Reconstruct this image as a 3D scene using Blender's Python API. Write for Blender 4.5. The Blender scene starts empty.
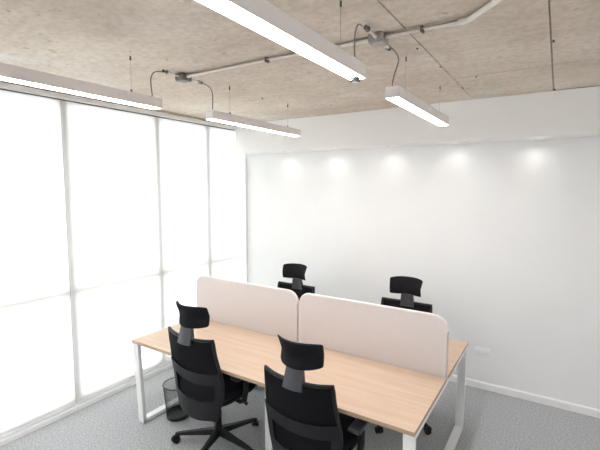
import bpy, bmesh, math, random
from mathutils import Vector, Matrix
random.seed(3)
C = bpy.context.scene.collection
PI = math.pi

# ------------------------------------------------------------------ materials
def mat(name, col, rough=0.6, metal=0.0, spec=0.5, sheen=0.0):
    m = bpy.data.materials.new(name); m.use_nodes = True
    b = m.node_tree.nodes['Principled BSDF']
    b.inputs['Base Color'].default_value = (*col, 1)
    b.inputs['Roughness'].default_value = rough
    b.inputs['Metallic'].default_value = metal
    b.inputs['Specular IOR Level'].default_value = spec
    b.inputs['Sheen Weight'].default_value = sheen
    return m

def noisy(m, col2, scale=20, lo=0.4, hi=0.6, bump=0.0, dist=0.01, stretch=(1, 1, 1), detail=6, bscale=None):
    """mixes a second colour in by noise, plus optional bump"""
    nt = m.node_tree; N = nt.nodes; L = nt.links; b = N['Principled BSDF']
    tc = N.new('ShaderNodeTexCoord'); mp = N.new('ShaderNodeMapping'); mp.inputs['Scale'].default_value = stretch
    L.new(tc.outputs['Object'], mp.inputs['Vector'])
    n = N.new('ShaderNodeTexNoise'); n.inputs['Scale'].default_value = scale; n.inputs['Detail'].default_value = detail
    L.new(mp.outputs['Vector'], n.inputs['Vector'])
    r = N.new('ShaderNodeValToRGB'); r.color_ramp.elements[0].position = lo; r.color_ramp.elements[1].position = hi
    r.color_ramp.elements[0].color = b.inputs['Base Color'].default_value[:]
    r.color_ramp.elements[1].color = (*col2, 1)
    L.new(n.outputs['Fac'], r.inputs['Fac']); L.new(r.outputs['Color'], b.inputs['Base Color'])
    if bump:
        n2 = n
        if bscale:
            n2 = N.new('ShaderNodeTexNoise'); n2.inputs['Scale'].default_value = bscale; n2.inputs['Detail'].default_value = 4
            L.new(mp.outputs['Vector'], n2.inputs['Vector'])
        bp = N.new('ShaderNodeBump'); bp.inputs['Strength'].default_value = bump; bp.inputs['Distance'].default_value = dist
        L.new(n2.outputs['Fac'], bp.inputs['Height']); L.new(bp.outputs['Normal'], b.inputs['Normal'])
    return m, r, mp

def emis(name, col, s):
    m = bpy.data.materials.new(name); m.use_nodes = True
    nt = m.node_tree; nt.nodes.clear()
    e = nt.nodes.new('ShaderNodeEmission'); e.inputs[0].default_value = (*col, 1); e.inputs[1].default_value = s
    o = nt.nodes.new('ShaderNodeOutputMaterial'); nt.links.new(e.outputs[0], o.inputs[0])
    return m

M = {}
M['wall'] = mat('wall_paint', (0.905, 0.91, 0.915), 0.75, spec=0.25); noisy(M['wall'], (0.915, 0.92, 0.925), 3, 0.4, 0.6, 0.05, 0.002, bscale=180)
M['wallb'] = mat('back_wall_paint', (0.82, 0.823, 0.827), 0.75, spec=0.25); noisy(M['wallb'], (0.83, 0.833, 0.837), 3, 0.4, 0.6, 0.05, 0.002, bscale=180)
M['bulk'] = mat('bulkhead_paint', (0.92, 0.92, 0.925), 0.75, spec=0.25); noisy(M['bulk'], (0.925, 0.925, 0.93), 3, 0.4, 0.6, 0.05, 0.002, bscale=180)
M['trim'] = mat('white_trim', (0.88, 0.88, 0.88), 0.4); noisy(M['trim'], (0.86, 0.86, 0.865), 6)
M['powder'] = mat('white_powder_coat', (0.84, 0.84, 0.85), 0.35); noisy(M['powder'], (0.82, 0.82, 0.83), 30)
M['lamp'] = mat('lamp_housing', (0.86, 0.82, 0.815), 0.45); noisy(M['lamp'], (0.85, 0.81, 0.80), 8)
M['black'] = mat('black_plastic', (0.009, 0.009, 0.011), 0.42, spec=0.3); noisy(M['black'], (0.011, 0.011, 0.013), 40)
M['dark'] = mat('charcoal_plastic', (0.009, 0.009, 0.012), 0.5, spec=0.25); noisy(M['dark'], (0.011, 0.011, 0.014), 40)
M['stemgrey'] = mat('grey_plastic', (0.034, 0.036, 0.046), 0.4); noisy(M['stemgrey'], (0.038, 0.040, 0.050), 40)
M['fabric'] = mat('black_fabric', (0.007, 0.007, 0.010), 0.85, spec=0.2); noisy(M['fabric'], (0.010, 0.010, 0.013), 300, bump=0.3, dist=0.002)
M['mesh'] = mat('black_mesh', (0.006, 0.006, 0.008), 0.8, spec=0.1); noisy(M['mesh'], (0.011, 0.011, 0.014), 420, bump=0.3, dist=0.001)
M['screen'] = mat('screen_felt', (0.65, 0.595, 0.59), 0.9, spec=0.1); noisy(M['screen'], (0.69, 0.635, 0.63), 220, bump=0.1, dist=0.001)
M['edge'] = mat('screen_edge', (0.68, 0.625, 0.62), 0.8); noisy(M['edge'], (0.70, 0.645, 0.64), 60)
M['wire'] = mat('black_wire', (0.02, 0.022, 0.022), 0.4, metal=0.3); noisy(M['wire'], (0.03, 0.032, 0.032), 60)
M['liner'] = mat('dark_metal_base', (0.03, 0.032, 0.034), 0.5); noisy(M['liner'], (0.04, 0.042, 0.044), 20)
M['cable'] = mat('grey_cable', (0.27, 0.25, 0.23), 0.5); noisy(M['cable'], (0.31, 0.29, 0.27), 30)
M['steelwire'] = mat('steel_wire', (0.45, 0.42, 0.40), 0.4, metal=0.3); noisy(M['steelwire'], (0.48, 0.45, 0.43), 30)
M['fitting'] = mat('dark_fitting', (0.09, 0.08, 0.075), 0.5); noisy(M['fitting'], (0.13, 0.115, 0.105), 50)
M['box'] = mat('steel_box', (0.42, 0.40, 0.39), 0.45, metal=0.3); noisy(M['box'], (0.36, 0.345, 0.34), 30)
M['boxdark'] = mat('weathered_steel_box', (0.15, 0.14, 0.13), 0.5, metal=0.2); noisy(M['boxdark'], (0.22, 0.20, 0.19), 30)
M['pipe'] = mat('conduit_grey', (0.80, 0.755, 0.71), 0.5); noisy(M['pipe'], (0.76, 0.715, 0.67), 15)
M['alu'] = mat('pale_aluminium', (0.90, 0.90, 0.905), 0.4); noisy(M['alu'], (0.88, 0.88, 0.89), 20)
M['frame'] = mat('window_frame_grey', (0.24, 0.25, 0.26), 0.5); noisy(M['frame'], (0.27, 0.28, 0.29), 20)
M['gap'] = mat('dark_gasket', (0.10, 0.095, 0.09), 0.6); noisy(M['gap'], (0.12, 0.115, 0.11), 20)
M['led'] = emis('led_diffuser', (1.0, 0.99, 0.985), 16.0)
M['spotlens'] = emis('downlight_lens', (1.0, 0.97, 0.93), 0.5)
M['slat'] = mat('socket_hole', (0.55, 0.55, 0.56), 0.5); noisy(M['slat'], (0.58, 0.58, 0.59), 20)
# wood: pale oak laminate with grain along X
m = mat('oak_laminate', (0.70, 0.50, 0.345), 0.42, spec=0.4); M['wood'] = m
nt = m.node_tree; N = nt.nodes; L = nt.links; b = N['Principled BSDF']
tc = N.new('ShaderNodeTexCoord'); mp = N.new('ShaderNodeMapping'); mp.inputs['Scale'].default_value = (1.2, 16, 16)
L.new(tc.outputs['Object'], mp.inputs['Vector'])
n = N.new('ShaderNodeTexNoise'); n.inputs['Scale'].default_value = 1.6; n.inputs['Detail'].default_value = 7; n.inputs['Distortion'].default_value = 0.4
L.new(mp.outputs['Vector'], n.inputs['Vector'])
r = N.new('ShaderNodeValToRGB'); L.new(n.outputs['Fac'], r.inputs['Fac'])
r.color_ramp.elements[0].position = 0.3; r.color_ramp.elements[0].color = (0.51, 0.37, 0.27, 1)
r.color_ramp.elements[1].position = 0.7; r.color_ramp.elements[1].color = (0.585, 0.445, 0.34, 1)
L.new(r.outputs['Color'], b.inputs['Base Color'])
M['woodedge'] = mat('oak_edge_band', (0.40, 0.29, 0.20), 0.5); noisy(M['woodedge'], (0.46, 0.33, 0.23), 30, stretch=(1, 6, 6))
# carpet
m = mat('carpet', (0.33, 0.34, 0.357), 1.0, spec=0.05); M['carpet'] = m
_, r, _ = noisy(m, (0.52, 0.527, 0.545), 75, 0.36, 0.64, 0.6, 0.006, detail=3)
# concrete
m = mat('raw_concrete', (0.50, 0.42, 0.355), 0.9, spec=0.15); M['concrete'] = m
nt = m.node_tree; N = nt.nodes; L = nt.links; b = N['Principled BSDF']
tc = N.new('ShaderNodeTexCoord')
def tex(scale, stretch, detail=6, dist=0.0):
    mp = N.new('ShaderNodeMapping'); mp.inputs['Scale'].default_value = stretch; L.new(tc.outputs['Object'], mp.inputs['Vector'])
    t = N.new('ShaderNodeTexNoise'); t.inputs['Scale'].default_value = scale; t.inputs['Detail'].default_value = detail; t.inputs['Distortion'].default_value = dist
    L.new(mp.outputs['Vector'], t.inputs['Vector']); return t
def ramp(src, a, ca, z, cz):
    r = N.new('ShaderNodeValToRGB'); r.color_ramp.elements[0].position = a; r.color_ramp.elements[0].color = (*ca, 1)
    r.color_ramp.elements[1].position = z; r.color_ramp.elements[1].color = (*cz, 1); L.new(src.outputs['Fac'], r.inputs['Fac']); return r
def mix(fac, a, bb, mode='MIX'):
    x = N.new('ShaderNodeMix'); x.data_type = 'RGBA'; x.blend_type = mode
    if isinstance(fac, float): x.inputs[0].default_value = fac
    else: L.new(fac, x.inputs[0])
    L.new(a, x.inputs[6]); L.new(bb, x.inputs[7]); return x.outputs[2]
big = ramp(tex(1.1, (1, 1, 1), 5, 0.3), 0.35, (0.595, 0.518, 0.448), 0.66, (0.73, 0.66, 0.588))
streak = ramp(tex(2.2, (1.2, 7, 1), 6, 0.2), 0.38, (0.955, 0.95, 0.945), 0.62, (1.015, 1.015, 1.01))
fine = ramp(tex(28, (1, 1, 1), 5), 0.36, (0.90, 0.89, 0.88), 0.6, (1.03, 1.03, 1.03))
patch = ramp(tex(0.9, (1.3, 0.9, 1), 3, 0.5), 0.60, (0, 0, 0), 0.72, (1, 1, 1))
pale = N.new('ShaderNodeRGB'); pale.outputs[0].default_value = (0.73, 0.71, 0.69, 1)
c1 = mix(patch.outputs['Color'], big.outputs['Color'], pale.outputs[0])
c2 = mix(1.0, c1, streak.outputs['Color'], 'MULTIPLY')
c3 = mix(1.0, c2, fine.outputs['Color'], 'MULTIPLY')
spots = ramp(tex(16, (1, 1, 1), 2), 0.24, (0.72, 0.68, 0.64), 0.31, (1, 1, 1))
c4 = mix(1.0, c3, spots.outputs['Color'], 'MULTIPLY')
L.new(c4, b.inputs['Base Color'])
bn = N.new('ShaderNodeBump'); bn.inputs['Strength'].default_value = 0.2; bn.inputs['Distance'].default_value = 0.012
L.new(tex(9, (1, 1.8, 1), 6).outputs['Fac'], bn.inputs['Height']); L.new(bn.outputs['Normal'], b.inputs['Normal'])
# translucent roller blind fabric
m = bpy.data.materials.new('blind_fabric'); m.use_nodes = True; M['blind'] = m
nt = m.node_tree; N = nt.nodes; L = nt.links; N.clear()
d = N.new('ShaderNodeBsdfDiffuse'); d.inputs[0].default_value = (0.84, 0.835, 0.815, 1)
t = N.new('ShaderNodeBsdfTranslucent'); t.inputs[0].default_value = (0.95, 0.948, 0.935, 1)
x = N.new('ShaderNodeMixShader'); x.inputs[0].default_value = 0.45
o = N.new('ShaderNodeOutputMaterial')
tcb = N.new('ShaderNodeTexCoord'); wv = N.new('ShaderNodeTexNoise'); wv.inputs['Scale'].default_value = 350
bpn = N.new('ShaderNodeBump'); bpn.inputs['Strength'].default_value = 0.05
L.new(tcb.outputs['Object'], wv.inputs['Vector']); L.new(wv.outputs['Fac'], bpn.inputs['Height']); L.new(bpn.outputs['Normal'], d.inputs['Normal'])
L.new(d.outputs[0], x.inputs[1]); L.new(t.outputs[0], x.inputs[2]); L.new(x.outputs[0], o.inputs[0])
# thin glass
m = bpy.data.materials.new('window_glass'); m.use_nodes = True; M['glass'] = m
nt = m.node_tree; N = nt.nodes; L = nt.links; N.clear()
tr = N.new('ShaderNodeBsdfTransparent'); tr.inputs[0].default_value = (0.94, 0.96, 0.95, 1)
gl = N.new('ShaderNodeBsdfGlossy'); gl.inputs['Roughness'].default_value = 0.02
fr = N.new('ShaderNodeFresnel'); x = N.new('ShaderNodeMixShader'); o = N.new('ShaderNodeOutputMaterial')
L.new(fr.outputs[0], x.inputs[0]); L.new(tr.outputs[0], x.inputs[1]); L.new(gl.outputs[0], x.inputs[2]); L.new(x.outputs[0], o.inputs[0])

# ------------------------------------------------------------------ mesh helpers
def box(bm, x0, x1, y0, y1, z0, z1, bev=0.0):
    vs = [bm.verts.new(p) for p in ((x0,y0,z0),(x1,y0,z0),(x1,y1,z0),(x0,y1,z0),(x0,y0,z1),(x1,y0,z1),(x1,y1,z1),(x0,y1,z1))]
    fs = [bm.faces.new([vs[i] for i in q]) for q in ((0,3,2,1),(4,5,6,7),(0,1,5,4),(1,2,6,5),(2,3,7,6),(3,0,4,7))]
    if bev:
        es = list({e for f in fs for e in f.edges})
        bmesh.ops.bevel(bm, geom=es, offset=bev, segments=3, profile=0.6, affect='EDGES')
def frame_of(d):
    d = d.normalized(); a = Vector((0,0,1)) if abs(d.z) < 0.95 else Vector((1,0,0))
    u = d.cross(a).normalized(); return u, u.cross(d).normalized()
def tube(bm, pts, rad, seg=10, closed=False, cap=True):
    pts = [Vector(p) for p in pts]; n = len(pts); rings = []
    u = None
    for i, p in enumerate(pts):
        if closed: t = (pts[(i+1) % n] - pts[i-1]).normalized()
        else: t = (pts[min(i+1, n-1)] - pts[max(i-1, 0)]).normalized()
        if u is None: u, w = frame_of(t)
        else:
            u = (u - t * u.dot(t)).normalized(); w = t.cross(u)
        r = rad[i] if isinstance(rad, (list, tuple)) else rad
        rings.append([bm.verts.new(p + (u*math.cos(2*PI*k/seg) + w*math.sin(2*PI*k/seg))*r) for k in range(seg)])
    for i in range(n if closed else n-1):
        a, b2 = rings[i], rings[(i+1) % n]
        for k in range(seg):
            bm.faces.new((a[k], a[(k+1) % seg], b2[(k+1) % seg], b2[k]))
    if cap and not closed:
        bm.faces.new(rings[0][::-1]); bm.faces.new(rings[-1])
def cyl(bm, p, q, r0, r1=None, seg=20):
    tube(bm, [p, q], [r0, r1 if r1 is not None else r0], seg)
def prism(bm, poly, axis, a0, a1, bev=0.0):
    """extrude a 2-D outline along an axis (0=x,1=y,2=z)"""
    def P(c, a):
        return {0: (a, c[0], c[1]), 1: (c[0], a, c[1]), 2: (c[0], c[1], a)}[axis]
    A = [bm.verts.new(P(c, a0)) for c in poly]; B = [bm.verts.new(P(c, a1)) for c in poly]; n = len(poly)
    f1 = bm.faces.new(A); f2 = bm.faces.new(B[::-1])
    for i in range(n): bm.faces.new((A[i], B[i], B[(i+1) % n], A[(i+1) % n]))
    if bev:
        es = list(set(f1.edges) | set(f2.edges))
        bmesh.ops.bevel(bm, geom=es, offset=bev, segments=2, profile=0.6, affect='EDGES')
def slab(bm, fn, us, vs, thick, skip=None):
    """curved sheet with thickness: fn(u,v)->Vector front surface, thick = (u,v)->depth to the rear (-Y)"""
    F = [[bm.verts.new(fn(u, v)) for u in us] for v in vs]
    Bk = [[bm.verts.new(fn(u, v) + Vector((0, -thick(u, v), 0))) for u in us] for v in vs]
    used = [[not (skip and skip((us[i]+us[i+1])/2, (vs[j]+vs[j+1])/2)) for i in range(len(us)-1)] for j in range(len(vs)-1)]
    def on(j, i): return 0 <= j < len(vs)-1 and 0 <= i < len(us)-1 and used[j][i]
    for j in range(len(vs)-1):
        for i in range(len(us)-1):
            if not used[j][i]: continue
            bm.faces.new((F[j][i], F[j+1][i], F[j+1][i+1], F[j][i+1]))
            bm.faces.new((Bk[j][i], Bk[j][i+1], Bk[j+1][i+1], Bk[j+1][i]))
            for (dj, di, p, q) in ((-1,0,(j,i),(j,i+1)), (1,0,(j+1,i+1),(j+1,i)), (0,-1,(j+1,i),(j,i)), (0,1,(j,i+1),(j+1,i+1))):
                if not on(j+dj, i+di):
                    bm.faces.new((F[p[0]][p[1]], F[q[0]][q[1]], Bk[q[0]][q[1]], Bk[p[0]][p[1]]))
def obj(name, bm, m, parent=None, smooth=True, subsurf=0):
    bmesh.ops.recalc_face_normals(bm, faces=bm.faces)
    me = bpy.data.meshes.new(name); bm.to_mesh(me); bm.free()
    for mm in (m if isinstance(m, list) else [m]): me.materials.append(mm)
    if smooth:
        for p in me.polygons: p.use_smooth = True
        try: me.set_sharp_from_angle(angle=math.radians(38))
        except Exception: pass
    o = bpy.data.objects.new(name, me); C.objects.link(o)
    if parent: o.parent = parent
    if subsurf:
        s = o.modifiers.new('sub', 'SUBSURF'); s.levels = subsurf; s.render_levels = subsurf
    return o
def tag(o, label=None, cat=None, group=None, kind=None):
    if label: o['label'] = label
    if cat: o['category'] = cat
    if group: o['group'] = group
    if kind: o['kind'] = kind
    return o
def thing(name, label, cat, loc=(0,0,0), rz=0, group=None):
    o = bpy.data.objects.new(name, None); C.objects.link(o); o.empty_display_size = 0.1
    o.location = loc; o.rotation_euler = (0, 0, rz); return tag(o, label, cat, group)
def struct(name, bm, m, label=None, parent=None, smooth=False):
    o = obj(name, bm, m, parent, smooth)
    if not parent: tag(o, label, name.split('_')[0], kind='structure')
    return o
def dup(root, loc, rz, label):
    r = root.copy(); C.objects.link(r); r.location = loc; r.rotation_euler = (0, 0, rz); r['label'] = label
    for ch in list(root.children):
        c = ch.copy(); C.objects.link(c); c.parent = r
        for g in list(ch.children):
            k = g.copy(); C.objects.link(k); k.parent = c
    return r
def bez(p0, p1, p2, p3, n=16):
    p0, p1, p2, p3 = map(Vector, (p0, p1, p2, p3)); out = []
    for i in range(n+1):
        t = i/n; s = 1-t
        out.append(p0*s**3 + p1*3*s*s*t + p2*3*s*t*t + p3*t**3)
    return out

# ------------------------------------------------------------------ room shell
XW, YB, YK, ZC, ZB = -3.623, 4.329, 4.06, 2.844, 2.476
XR, YF = 1.0, -0.9
B = bmesh.new
bm = B(); box(bm, XW-0.2, XR+0.1, YF-0.1, YB+0.1, -0.1, 0); struct('floor', bm, M['carpet'], 'grey speckled loop carpet floor')
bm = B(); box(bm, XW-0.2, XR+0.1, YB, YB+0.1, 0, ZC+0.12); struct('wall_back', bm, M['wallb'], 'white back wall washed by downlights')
bm = B(); box(bm, XR, XR+0.1, YF, YB, 0, ZC+0.12); struct('wall_right', bm, M['wall'], 'white side wall right of the camera')
bm = B(); box(bm, XW-0.2, XR+0.1, YF-0.1, YF, 0, ZC+0.12); struct('wall_front', bm, M['wall'], 'white wall behind the camera')
# bulkhead along the back wall
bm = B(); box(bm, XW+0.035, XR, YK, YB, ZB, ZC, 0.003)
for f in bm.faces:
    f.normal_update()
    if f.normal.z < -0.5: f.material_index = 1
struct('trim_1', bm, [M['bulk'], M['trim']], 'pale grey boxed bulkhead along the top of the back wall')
bm = B(); prism(bm, [(YB, 0), (YB-0.016, 0), (YB-0.016, 0.062), (YB-0.010, 0.072), (YB, 0.072)], 0, XW+0.05, XR)
struct('baseboard_back', bm, M['trim'], 'white skirting board along the back wall')
# concrete soffit cast in formwork bays with open joints between them
bm = B()
xs = [XW-0.2, -3.02, -2.0, -0.705, -0.078, XR+0.1]; ys = [YF-0.1, 0.45, 3.235, YB]
gs = [0.001, 0.0006, 0.0007, 0.0015, 0.0035, 0.001]
offs = {}
for i in range(len(xs)-1):
    for j in range(len(ys)-1):
        dz = random.choice((0, 0.002, 0.004, 0.005)) if i in (2, 3, 4) else random.choice((0, 0.002, 0.003))
        box(bm, xs[i]+gs[i], xs[i+1]-gs[i+1], ys[j]+0.0025, ys[j+1]-0.0025, ZC+dz, ZC+0.022, 0.0008)
box(bm, xs[0], xs[-1], ys[0], ys[-1], ZC+0.018, ZC+0.12)
ceil = struct('ceiling', bm, M['concrete'], 'bare board-marked concrete ceiling slab')
for (x, y, r) in ((-0.066, 2.702, .009), (-0.072, 4.02, .011), (-0.70, 3.55, .009), (-0.735, 2.42, .008), (-2.32, 3.0, .008), (-0.55, 3.25, .008), (-1.93, 3.6, .007), (-0.71, 2.86, .008)):
    bm = B(); cyl(bm, (x, y, ZC-0.006), (x, y, ZC+0.01), r, r*0.8, 10); obj('anchor_stud', bm, M['fitting'], ceil)

# window wall: sill kerb, frame with mullions and transoms, glass, floor-to-ceiling blinds in front
W0, W1, Z0, Z1 = YF, YB, 0.045, ZC-0.03
win = None
bm = B(); xa, xb = XW-0.115, XW-0.045
box(bm, xa, xb, W0, W1, Z0, Z0+0.06); box(bm, xa, xb, W0, W1, Z1-0.06, ZC+0.04)
box(bm, xa, xb, W0, W0+0.05, Z0, Z1); box(bm, xa, xb, W1-0.05, W1, Z0, Z1)
win = struct('window_1', bm, M['frame'], 'full height window wall behind the white roller blinds')
ms = [-0.1, 0.9, 1.905, 2.868, 3.603]
for y in ms:
    bm = B(); hw = 0.036 if y == 1.905 else 0.034; box(bm, xa, xb, y-hw, y+hw, Z0+0.06, Z1-0.06); obj('mullion', bm, M['frame'], win, False)
ed = [W0+0.05] + ms + [W1-0.05]
for i in range(len(ed)-1):
    bm = B(); box(bm, xa+0.008, xb, ed[i]+0.024, ed[i+1]-0.024, 1.07, 1.12); obj('transom', bm, M['frame'], win, False)
    for (z0, z1) in ((Z0+0.05, 1.075), (1.115, Z1-0.05)):
        bm = B(); box(bm, XW-0.085, XW-0.079, ed[i]+0.024, ed[i+1]-0.024, z0, z1); obj('pane', bm, M['glass'], win, False)
bm = B(); box(bm, XW-0.2, XW+0.03, YF, YB, 0, 0.043, 0.003); struct('trim_2', bm, M['trim'], 'low white kerb along the foot of the window')

bm = B(); box(bm, XW-0.06, XW+0.024, YF, YK, 2.829, ZC+0.01); struct('trim_3', bm, M['concrete'], 'shallow concrete lip above the blinds')
def blind(y0, y1, label):
    t = thing('roller_blind', label, 'blind', (XW, y0, 0.05), 0, 'white roller blinds on the window wall')
    t.location = (0, 0, 0)
    bm = B(); n = 24
    v = [[bm.verts.new((XW+0.0015*math.sin(k*1.7), y0+0.002+(y1-y0-0.004)*k/n, z)) for k in range(n+1)] for z in (0.066, 2.80)]
    for k in range(n): bm.faces.new((v[0][k], v[0][k+1], v[1][k+1], v[1][k]))
    obj('fabric', bm, M['blind'], t)
    bm = B(); box(bm, XW-0.009, XW+0.009, y0+0.01, y1-0.01, 0.054, 0.067, 0.003); obj('bottom_bar', bm, M['alu'], t)
    bm = B(); prism(bm, [(XW-0.02, 2.805), (XW-0.004, 2.776), (XW+0.020, 2.776), (XW+0.034, 2.788), (XW+0.034, 2.818), (XW+0.028, 2.824), (XW-0.02, 2.824)], 1, y0, y1, 0.002)
    cs = obj('cassette', bm, M['alu'], t)
    bm = B(); box(bm, XW+0.006, XW+0.024, y0+0.002, y1-0.002, 2.770, 2.7765, 0.001); obj('seal_strip', bm, M['gap'], cs)
    return t
blind(YF+0.01, 1.883, 'white roller blind nearest the camera, left of the thin vertical gap in the window wall')
blind(1.883, YB-0.006, 'white roller blind running from the thin vertical gap to the back wall corner')

# ------------------------------------------------------------------ bench workstation
ZT = 0.75
DX0, DX1, DY0, DY1, DYM, DXM = -2.975, -0.573, 2.030, 3.522, 2.772, -1.773
desk = thing('bench_desk', 'pale oak four seat bench desk on white steel frames with a pink grey divider', 'desk', ((DX0+DX1)/2, DYM, 0))
def dob(name, bm, m, parent=None, **k):
    ox, oy = desk.location.x, desk.location.y
    for v in bm.verts: v.co.x -= ox; v.co.y -= oy
    return obj(name, bm, m, parent or desk, **k)
for (x0, x1) in ((DX0, DX1),):
    for (y0, y1) in ((DY0, DYM-0.016), (DYM+0.016, DY1)):
        bm = B(); box(bm, x0, x1, y0, y1, ZT-0.025, ZT, 0.0015)
        for f in bm.faces:
            f.normal_update()
            if abs(f.normal.z) < 0.8: f.material_index = 1
        dob('tabletop', bm, [M['wood'], M['woodedge']])
def leg_frame(xc, ya, yb, splay, w=0.032):
    """closed steel hoop in the YZ plane, flat section w*2 wide in X"""
    zt = ZT-0.027; th = 0.032
    def quad(bm, pts): prism(bm, pts, 0, xc-w, xc+w, 0.003)
    ta, tb, ba, bb = ya, yb, ya+splay, yb-splay
    bm = B(); quad(bm, [(ta, zt-0.03), (tb, zt-0.03), (tb, zt), (ta, zt)]); fr = dob('leg_frame', bm, M['powder'])
    bm = B(); quad(bm, [(ba+0.002, 0.006), (bb-0.002, 0.006), (bb-0.002, 0.036), (ba+0.002, 0.036)]); dob('foot_rail', bm, M['powder'], fr)
    bm = B(); quad(bm, [(ba, 0.006), (ba+th, 0.006), (ta+th, zt-0.031), (ta, zt-0.031)]); dob('leg', bm, M['powder'], fr)
    bm = B(); quad(bm, [(bb-th, 0.006), (bb, 0.006), (tb, zt-0.031), (tb-th, zt-0.031)]); dob('leg', bm, M['powder'], fr)
    for y in (ba+0.05, bb-0.05):
        bm = B(); cyl(bm, (xc, y, 0), (xc, y, 0.008), 0.016, seg=14); dob('levelling_foot', bm, M['black'], fr)
leg_frame(DX0+0.034, DY0+0.008, DY1-0.008, 0.032)
leg_frame(DX1-0.034, DY0+0.008, DY1-0.008, 0.032)
leg_frame(DXM, DY0+0.31, DY1-0.31, 0.0)
for y in (DYM-0.35, DYM+0.35):
    bm = B(); box(bm, DX0+0.07, DX1-0.07, y-0.02, y+0.02, ZT-0.065, ZT-0.027, 0.003); dob('support_beam', bm, M['powder'])
bm = B(); box(bm, DX0+0.25, DX1-0.25, DYM-0.09, DYM+0.09, ZT-0.15, ZT-0.142); box(bm, DX0+0.25, DX1-0.25, DYM-0.09, DYM-0.086, ZT-0.15, ZT-0.03); box(bm, DX0+0.25, DX1-0.25, DYM+0.086, DYM+0.09, ZT-0.15, ZT-0.03)
dob('cable_tray', bm, M['powder'])
def screen(x0, x1):
    z0, z1, r, q = ZT-0.02, 1.166, 0.095, 10
    pl = [(x0, z0), (x1, z0)]
    pl += [(x1-r+r*math.cos(a*PI/2/q), z1-r+r*math.sin(a*PI/2/q)) for a in range(q+1)]
    pl += [(x0+r-r*math.sin(a*PI/2/q), z1-r+r*math.cos(a*PI/2/q)) for a in range(q+1)]
    bm = B(); prism(bm, pl, 1, DYM-0.012, DYM+0.012, 0.002); s = dob('divider_screen', bm, M['screen'])
    tp = [(x, DYM, z) for (x, z) in pl[1:] + pl[:1]]
    bm = B(); tube(bm, tp, 0.0125, 8); dob('edge_trim', bm, M['edge'], s)
screen(DX0+0.008, DXM-0.013); screen(DXM+0.013, DX1-0.008)

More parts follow.
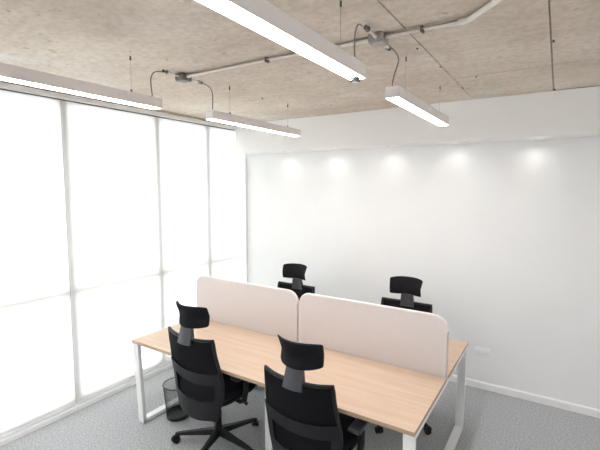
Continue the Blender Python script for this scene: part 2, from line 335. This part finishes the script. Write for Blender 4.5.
# ------------------------------------------------------------------ task chairs
def back_pt(u, v):
    z = 0.325 + 0.605*v
    hw = 0.190 + 0.060*math.sin(min(1, v*1.25)*PI*0.62) + 0.012*math.exp(-((v-0.35)/0.2)**2) - 0.036*max(0, v-0.6)
    y = -0.222 + 0.028*math.exp(-((v-0.42)/0.25)**2) - 0.055*v - 0.035*max(0, v-0.75)
    y += 0.042*abs(u)**2.2
    z += 0.012*abs(u)**4*(v > 0.9) - 0.02*(1-v)*abs(u)**3*0
    return Vector((u*hw, y, z))
def make_chair(label, star):
    t = thing('office_chair', label, 'chair', (0, 0, 0), 0, 'black mesh office chairs round the bench desk')
    # five-star base, each leg with its caster
    bm = B(); cyl(bm, (0,0,0.075), (0,0,0.125), 0.048, 0.038); obj('base_hub', bm, M['black'], t)
    R5 = 0.335
    for k in range(5):
        a = star + k*2*PI/5; d = Vector((math.cos(a), math.sin(a), 0)); s = Vector((-d.y, d.x, 0))
        bm = B(); secs = []
        for (r, w, z0, z1) in ((0.03, 0.028, 0.076, 0.122), (0.16, 0.023, 0.072, 0.105), (R5-0.02, 0.017, 0.066, 0.086), (R5+0.012, 0.014, 0.064, 0.079)):
            p = d*r; secs.append([bm.verts.new(p + s*w + Vector((0,0,z0))), bm.verts.new(p - s*w + Vector((0,0,z0))), bm.verts.new(p - s*w*0.7 + Vector((0,0,z1))), bm.verts.new(p + s*w*0.7 + Vector((0,0,z1)))])
        for i in range(3):
            for j in range(4): bm.faces.new((secs[i][j], secs[i][(j+1)%4], secs[i+1][(j+1)%4], secs[i+1][j]))
        bm.faces.new(secs[0]); bm.faces.new(secs[3][::-1])
        leg = obj('base_leg', bm, M['black'], t)
        bm = B(); c = d*R5; sw = Vector((math.cos(a+0.9), math.sin(a+0.9), 0)); ax = Vector((-sw.y, sw.x, 0)); c2 = c + sw*0.012
        for sg in (-1, 1): cyl(bm, c2 + ax*sg*0.008 + Vector((0,0,0.029)), c2 + ax*sg*0.027 + Vector((0,0,0.029)), 0.029, 0.026, 20)
        cyl(bm, c + Vector((0,0,0.028)), c + Vector((0,0,0.07)), 0.010, seg=10)
        pts = [c2 + sw*0.031*math.cos(q) + Vector((0,0,0.031+0.031*math.sin(q))) for q in [PI*i/8 for i in range(0, 9)]]
        tube(bm, pts, 0.007, 6)
        obj('caster', bm, M['black'], leg)
    bm = B(); cyl(bm, (0,0,0.12), (0,0,0.26), 0.027); cyl(bm, (0,0,0.25), (0,0,0.42), 0.016); obj('gas_column', bm, M['black'], t)
    bm = B(); box(bm, -0.09, 0.09, -0.15, 0.10, 0.375, 0.425, 0.012); mech = obj('tilt_mechanism', bm, M['black'], t)
    bm = B(); tube(bm, [(0.08, 0.03, 0.395), (0.17, 0.04, 0.39), (0.235, 0.045, 0.375)], 0.007, 8); tube(bm, [(0.215, 0.045, 0.379), (0.27, 0.047, 0.368)], [0.011, 0.014], 10); obj('lever', bm, M['black'], mech)
    # seat: pan and waterfall cushion
    bm = B()
    ol = []
    for i in range(28):
        q = 2*PI*i/28; cx, sy = math.cos(q), math.sin(q)
        ol.append((0.235*math.copysign(abs(cx)**0.45, cx), 0.03 + 0.235*math.copysign(abs(sy)**0.45, sy)))
    prism(bm, ol, 2, 0.418, 0.436, 0.004); obj('seat_pan', bm, M['black'], t)
    bm = B(); rings = []
    for (sc, z) in ((0.95, 0.434), (1.03, 0.452), (1.05, 0.472), (1.02, 0.490), (0.93, 0.500), (0.6, 0.498), (0.25, 0.494)):
        rings.append([bm.verts.new((x*sc, 0.03+(y-0.03)*sc, z - 0.028*max(0, ((y-0.03)*sc-0.12)/0.13)**2 + 0.012*abs(x*sc/0.25)**3)) for (x, y) in ol])
    for a, b2 in zip(rings, rings[1:]):
        for k in range(28): bm.faces.new((a[k], a[(k+1)%28], b2[(k+1)%28], b2[k]))
    bm.faces.new(rings[0][::-1]); bm.faces.new(rings[-1]); obj('seat', bm, M['fabric'], t)
    # backrest: mesh panel, outline frame, lumbar frame behind, spine
    us = [-1+2*i/16 for i in range(17)]; vs = [i/20 for i in range(21)]
    bm = B(); slab(bm, back_pt, us, vs, lambda u, v: 0.010); back = obj('backrest', bm, M['mesh'], t)
    rim = [back_pt(u, 0) for u in us] + [back_pt(1, v) for v in vs[1:-1]] + [back_pt(u, 1) for u in us[::-1]] + [back_pt(-1, v) for v in vs[::-1][1:-1]]
    bm = B(); tube(bm, [p + Vector((0, -0.005, 0)) for p in rim], 0.0125, 8, closed=True); obj('back_frame', bm, M['black'], back)
    us2 = [-1.03+2.06*i/20 for i in range(21)]; vs2 = [-0.03 + 0.60*i/20 for i in range(21)]
    def shell(u, v):
        sag = 0.05*abs(u)**2
        return back_pt(u, v + sag - 0.06*(v < 0.2)*0) + Vector((0, -0.014, 0))
    hole = lambda u, v: (abs(u) < 0.80 and 0.20 < v < 0.42)
    bm = B(); slab(bm, shell, us2, vs2, lambda u, v: 0.012, hole); obj('lumbar_support', bm, M['dark'], back)
    bm = B(); prof = [(0.0, -0.10, 0.392), (0, -0.19, 0.395), (0, -0.222, 0.405), (0, -0.228, 0.43), (0, -0.230, 0.46)]
    tube(bm, prof, [0.028, 0.026, 0.022, 0.017, 0.012], 12); obj('spine', bm, M['dark'], back)
    # headrest on its stem
    us = [-1+2*i/14 for i in range(15)]; vs = [i/10 for i in range(11)]
    def head(u, v):
        w = 0.158 - 0.006*math.sin(v*PI) - 0.008*(1-v)
        zz = 1.002 + 0.168*v - (0.010*abs(u)**4 if v > 0.5 else -0.012*abs(u)**4)
        return Vector((u*w, -0.278 + 0.075*abs(u)**2 + 0.020*math.sin(v*PI) - 0.022*v*v, zz))
    def th(u, v): return 0.034*max(0.12, (1-abs(u)**6))**0.5*max(0.4, 1-abs(2*v-1)**5)**0.5
    bm = B(); slab(bm, head, us, vs, th); hd = obj('headrest', bm, M['fabric'], t, subsurf=1)
    bm = B()
    def stem(u, v):
        return Vector((u*(0.066-0.012*v), -0.274 + 0.010*u*u, 0.888 + 0.145*v))
    slab(bm, stem, [-1, -0.5, 0, 0.5, 1], [i/6 for i in range(7)], lambda u, v: 0.014 + 0.034*(1-v)); obj('headrest_stem', bm, M['stemgrey'], t)
    # armrests
    for s in (-1, 1):
        bm = B()
        P = [(s*0.14, -0.02, 0.412), (s*0.255, -0.01, 0.408), (s*0.292, -0.005, 0.43), (s*0.30, 0.0, 0.50), (s*0.302, 0.0, 0.625)]
        tube(bm, P, [0.016, 0.018, 0.022, 0.022, 0.019], 12); a = obj('armrest', bm, M['black'], t)
        bm = B(); box(bm, s*0.302-0.04, s*0.302+0.04, -0.125, 0.165, 0.622, 0.650, 0.0125); obj('arm_pad', bm, M['stemgrey'], a)
    for ch in t.children:
        if ch.name.startswith(('base_', 'gas_')): ch.location.y = 0.042
    return t
rd = math.radians
c1 = make_chair('black mesh office chair with headrest beside the wire waste bin at the window end', rd(215))
c1.location = (-2.165, 2.20, 0); c1.rotation_euler = (0, 0, rd(-2))
c2 = dup(c1, (-1.225, 2.15, 0), rd(0), 'black mesh office chair nearest the camera, its back cutting the near desk edge')
c3 = dup(c1, (-2.41, 3.455, 0), rd(180), 'black office chair behind the notch between the two divider screens, by the back wall')
c4 = dup(c1, (-1.155, 3.43, 0), rd(180), 'black office chair behind the right half of the divider, facing the camera')
for c, lift in ((c1, 0.045), (c3, 0.015), (c4, 0.026)):             # gas lifts set to different heights
    for ch in c.children:
        if not ch.name.startswith(('base_', 'gas_')): ch.location.z = lift
for ch in c4.children:
    if ch.name.startswith('base_leg'): ch.rotation_euler.z = rd(14)
    if ch.name.startswith(('base_', 'gas_')): ch.location.x = -0.02
for ch in c1.children:
    if ch.name.startswith(('base_', 'gas_')): ch.location.x = -0.03

# ------------------------------------------------------------------ wire waste bin
bn = thing('waste_bin', 'black wire mesh waste bin under the window end of the desk', 'bin', (-2.765, 2.325, 0))
H, r0, r1 = 0.30, 0.098, 0.124
def rr(z): return r0 + (r1-r0)*z/H
bm = B(); nw = 72
for k in range(nw):
    a = 2*PI*k/nw; tube(bm, [(r0*math.cos(a), r0*math.sin(a), 0.012), (r1*math.cos(a), r1*math.sin(a), H-0.004)], 0.0009, 4, cap=False)
for k in range(1, 34):
    z = 0.01 + (H-0.014)*k/34; tube(bm, [(rr(z)*math.cos(2*PI*q/36), rr(z)*math.sin(2*PI*q/36), z) for q in range(36)], 0.0009, 4, closed=True)
obj('mesh_wall', bm, M['wire'], bn)
bm = B(); tube(bm, [(r1*math.cos(2*PI*q/40), r1*math.sin(2*PI*q/40), H) for q in range(40)], 0.005, 8, closed=True); obj('rim', bm, M['wire'], bn)
bm = B(); cyl(bm, (0,0,0.001), (0,0,0.010), r0+0.003, r0+0.003, 36)
n = 36; lo = [bm.verts.new(((r0+0.003)*math.cos(2*PI*q/n), (r0+0.003)*math.sin(2*PI*q/n), 0.008)) for q in range(n)]; hi = [bm.verts.new(((rr(.04)+0.003)*math.cos(2*PI*q/n), (rr(.04)+0.003)*math.sin(2*PI*q/n), 0.04)) for q in range(n)]
for q in range(n): bm.faces.new((lo[q], lo[(q+1)%n], hi[(q+1)%n], hi[q]))
obj('base', bm, M['liner'], bn)

# ------------------------------------------------------------------ pendant linear lamps
XA, XB2, ZL = -2.19, -0.807, 2.533
def lamp(x, y0, y1, label, wires, cord=None, sensor=False):
    t = thing('linear_pendant_lamp', label, 'lamp', (x, (y0+y1)/2, ZL), 0, 'white linear pendant lamps')
    oy = (y0+y1)/2
    def lo(name, bm, m, parent=None):
        for v in bm.verts: v.co.x -= x; v.co.y -= oy; v.co.z -= ZL
        return obj(name, bm, m, parent or t)
    w = 0.0385; h = 0.062
    bm = B(); box(bm, x-w, x-w+0.003, y0, y1, ZL, ZL+h); box(bm, x+w-0.003, x+w, y0, y1, ZL, ZL+h); box(bm, x-w+0.003, x+w-0.003, y0, y1, ZL+h-0.004, ZL+h)
    lo('housing', bm, M['lamp'])
    bm = B(); box(bm, x-w+0.004, x+w-0.004, y0+0.004, y1-0.004, ZL+0.001, ZL+0.012); lo('diffuser', bm, M['led'])
    for (a, b2) in ((y0-0.003, y0), (y1, y1+0.003)):
        bm = B(); box(bm, x-w, x+w, a, b2, ZL, ZL+h, 0.0008); lo('end_cap', bm, M['lamp'])
    for y in wires:
        bm = B(); tube(bm, [(x, y, ZL+h), (x, y, ZC)], 0.0011, 6); wv = lo('suspension_wire', bm, M['steelwire'])
        bm = B(); cyl(bm, (x, y, ZL+h), (x, y, ZL+h+0.022), 0.007, 0.005, 10); lo('wire_gripper', bm, M['fitting'], wv)
        bm = B(); cyl(bm, (x, y, ZC-0.008), (x, y, ZC), 0.003, 0.005, 10); lo('ceiling_fixing', bm, M['pipe'], wv)
        bm = B(); cyl(bm, (x, y, ZC-0.056), (x, y, ZC-0.034), 0.0055, 0.0055, 10); lo('wire_coupler', bm, M['fitting'], wv)
    if cord:
        bm = B(); tube(bm, cord, 0.0038, 8); lo('power_cord', bm, M['cable'])
    if sensor:
        bm = B(); cyl(bm, (x, y1-0.035, ZL-0.020), (x, y1-0.035, ZL+0.004), 0.014, 0.020, 18); sn = lo('sensor', bm, M['trim'])
        bm = B(); cyl(bm, (x, y1-0.035, ZL-0.014), (x, y1-0.035, ZL-0.001), 0.026, 0.026, 18); lo('sensor_ring', bm, M['black'], sn)
    return t
top = ZL+0.062
zb = ZC-0.022
lamp(XA, 0.545, 1.745, 'long white pendant lamp over the blinds, cut by the left edge of the photo', (0.75, 1.555),
     bez((XA-0.01, 1.715, top), (XA-0.02, 1.70, top+0.12), (-2.34, 1.80, ZC-0.03), (-2.336, 1.90, zb)))
lamp(XA, 2.20, 3.385, 'white pendant lamp over the window end of the desk, in front of the bulkhead corner', (2.42, 3.22),
     bez((XA, 2.23, top), (XA+0.02, 2.22, top+0.14), (-2.30, 2.36, ZC-0.04), (-2.321, 2.255, zb)))
lamp(XB2, 0.575, 1.765, 'large glowing pendant lamp crossing the top centre of the photo', (0.75, 1.58),
     bez((XB2+0.005, 1.72, top), (XB2, 1.70, top+0.10), (-0.85, 1.82, ZC-0.01), (-0.853, 1.90, zb)), True)
lamp(XB2, 2.215, 3.42, 'short looking white pendant lamp right of centre, hung over the right end of the desk', (2.44, 3.26),
     bez((XB2-0.01, 2.24, top), (XB2+0.0, 2.23, top+0.12), (-0.80, 2.42, ZC-0.06), (-0.838, 2.26, zb)))

# ------------------------------------------------------------------ conduit run on the soffit
cd = thing('ceiling_conduit', 'painted conduit run with two junction boxes fixed under the concrete ceiling', 'conduit', (-1.2, 2.085, ZC))
def co(name, bm, m, parent=None):
    for v in bm.verts: v.co.x += 1.2; v.co.y -= 2.1; v.co.z -= ZC
    return obj(name, bm, m, parent or cd)
zp = ZC-0.016
bm = B(); tube(bm, [(-2.30, 2.094, zp), (-0.87, 2.121, zp)], 0.0145, 12); co('pipe', bm, M['pipe'])
bend = [(-0.83, 2.123, zp), (-0.45, 2.131, zp)] + bez((-0.43, 2.131, zp), (-0.40, 2.132, zp), (-0.392, 2.118, zp), (-0.375, 2.10, zp), 8) + [(0.25, 1.41, zp)]
bm = B(); tube(bm, bend, 0.0145, 12); co('pipe', bm, M['pipe'])
for (x, y, m) in ((-2.322, 2.093, 'boxdark'), (-0.850, 2.122, 'box')):
    bm = B(); box(bm, x-0.042, x+0.042, y-0.042, y+0.042, ZC-0.045, ZC, 0.006); jb = co('junction_box', bm, M[m])
    bm = B(); box(bm, x-0.038, x+0.038, y-0.038, y+0.038, ZC-0.049, ZC-0.044, 0.002); co('cover', bm, M[m], jb)
    for (dx, dy) in ((-.028, -.028), (.028, .028)):
        bm = B(); cyl(bm, (x+dx, y+dy, ZC-0.052), (x+dx, y+dy, ZC-0.048), 0.004, seg=8); co('screw', bm, M['fitting'], jb)
    for s in (-1, 1):
        bm = B(); tube(bm, [(x, y+s*0.04, zp-0.004), (x-0.004*s, y+s*0.155, zp-0.004)], 0.0105, 10); st = co('stub_pipe', bm, M['pipe'])
        bm = B(); cyl(bm, (x-0.004*s, y+s*0.15, zp-0.004), (x-0.005*s, y+s*0.182, zp-0.004), 0.014, 0.012, 12); co('gland', bm, M['fitting'], st)
for (x, y) in ((-1.58, 2.1075), (-0.62, 2.131)):
    bm = B(); box(bm, x-0.007, x+0.007, y-0.018, y+0.018, ZC-0.030, ZC, 0.003); co('pipe_clip', bm, M['fitting'])

# ------------------------------------------------------------------ wall socket and downlights
sk = thing('wall_socket', 'white double socket plate low on the back wall beyond the desk end', 'socket', (-0.562, YB, 0.385))
bm = B(); box(bm, -0.073, 0.073, -0.009, 0, -0.043, 0.043, 0.003); pl = obj('plate', bm, M['trim'], sk)
for x in (-0.036, 0.036):
    bm = B(); box(bm, x-0.024, x+0.024, -0.0115, -0.008, -0.024, 0.024, 0.002); f = obj('outlet', bm, M['trim'], sk)
    bm = B()
    for (dx, dz, hw, hh) in ((0, .011, .002, .005), (-.010, -.007, .004, .002), (.010, -.007, .004, .002)): box(bm, x+dx-hw, x+dx+hw, -0.0122, -0.011, dz-hh, dz+hh)
    obj('slots', bm, M['slat'], f)
pos = (-2.895, -2.225, -1.552, -0.872, -0.187)
names = ('first recessed downlight under the bulkhead, nearest the window', 'second recessed downlight from the window, between the first and the middle one',
         'middle recessed downlight of the five under the bulkhead', 'fourth recessed downlight from the window, right of the short looking lamp', 'fifth recessed downlight, farthest from the window')
for x, lb in zip(pos, names):
    t = thing('downlight', lb, 'downlight', (x, 4.185, ZB), 0, 'recessed wall washing downlights')
    bm = B(); q = 24
    for (ra, rb_, za, zb_) in ((0.045, 0.034, -0.0015, -0.0025), (0.045, 0.045, 0.0, -0.0015), (0.034, 0.030, -0.0025, -0.0005)):
        A = [bm.verts.new((ra*math.cos(2*PI*k/q), ra*math.sin(2*PI*k/q), za)) for k in range(q)]; Bv = [bm.verts.new((rb_*math.cos(2*PI*k/q), rb_*math.sin(2*PI*k/q), zb_)) for k in range(q)]
        for k in range(q): bm.faces.new((A[k], A[(k+1)%q], Bv[(k+1)%q], Bv[k]))
    obj('trim_ring', bm, M['trim'], t)
    bm = B(); cyl(bm, (0,0,-0.0012), (0,0,-0.0003), 0.0295, seg=24); obj('lens', bm, M['spotlens'], t)
    ld = bpy.data.lights.new('downlight_beam', 'SPOT'); ld.energy = 0.5; ld.spot_size = rd(145); ld.spot_blend = 1.0; ld.shadow_soft_size = 0.03; ld.color = (1, 0.97, 0.93)
    lo = bpy.data.objects.new('downlight_beam', ld); C.objects.link(lo); lo.parent = t; lo.location = (0, 0, -0.012); lo.rotation_euler = (rd(4), 0, 0)

# ------------------------------------------------------------------ daylight and camera
w = bpy.data.worlds.new('overcast_sky'); bpy.context.scene.world = w; w.use_nodes = True
bg = w.node_tree.nodes['Background']; bg.inputs[0].default_value = (0.965, 0.985, 1.0, 1); bg.inputs[1].default_value = 2.2

cam = bpy.data.cameras.new('camera'); co_ = bpy.data.objects.new('camera', cam); C.objects.link(co_)
yaw, pitch, roll = 0.567, 0.0933, 0.0024
fw = Vector((-math.sin(yaw)*math.cos(pitch), math.cos(yaw)*math.cos(pitch), -math.sin(pitch)))
rt = Vector((math.cos(yaw), math.sin(yaw), 0)); up = rt.cross(fw)
r2 = rt*math.cos(roll) + up*math.sin(roll); u2 = -rt*math.sin(roll) + up*math.cos(roll)
co_.matrix_world = Matrix(((r2.x, u2.x, -fw.x, 0), (r2.y, u2.y, -fw.y, 0), (r2.z, u2.z, -fw.z, 2.0377), (0, 0, 0, 1)))
cam.sensor_width = 36; cam.lens = 404.4678/600*36; cam.clip_start = 0.05
sc = bpy.context.scene; sc.camera = co_
sc.view_settings.view_transform = 'Standard'; sc.view_settings.look = 'None'; sc.view_settings.gamma = 1; sc.view_settings.exposure = 1.9
sc.view_settings.use_curve_mapping = False
sc.cycles.max_bounces = 14; sc.cycles.diffuse_bounces = 8; sc.cycles.transparent_max_bounces = 12
sc.cycles.use_denoising = True
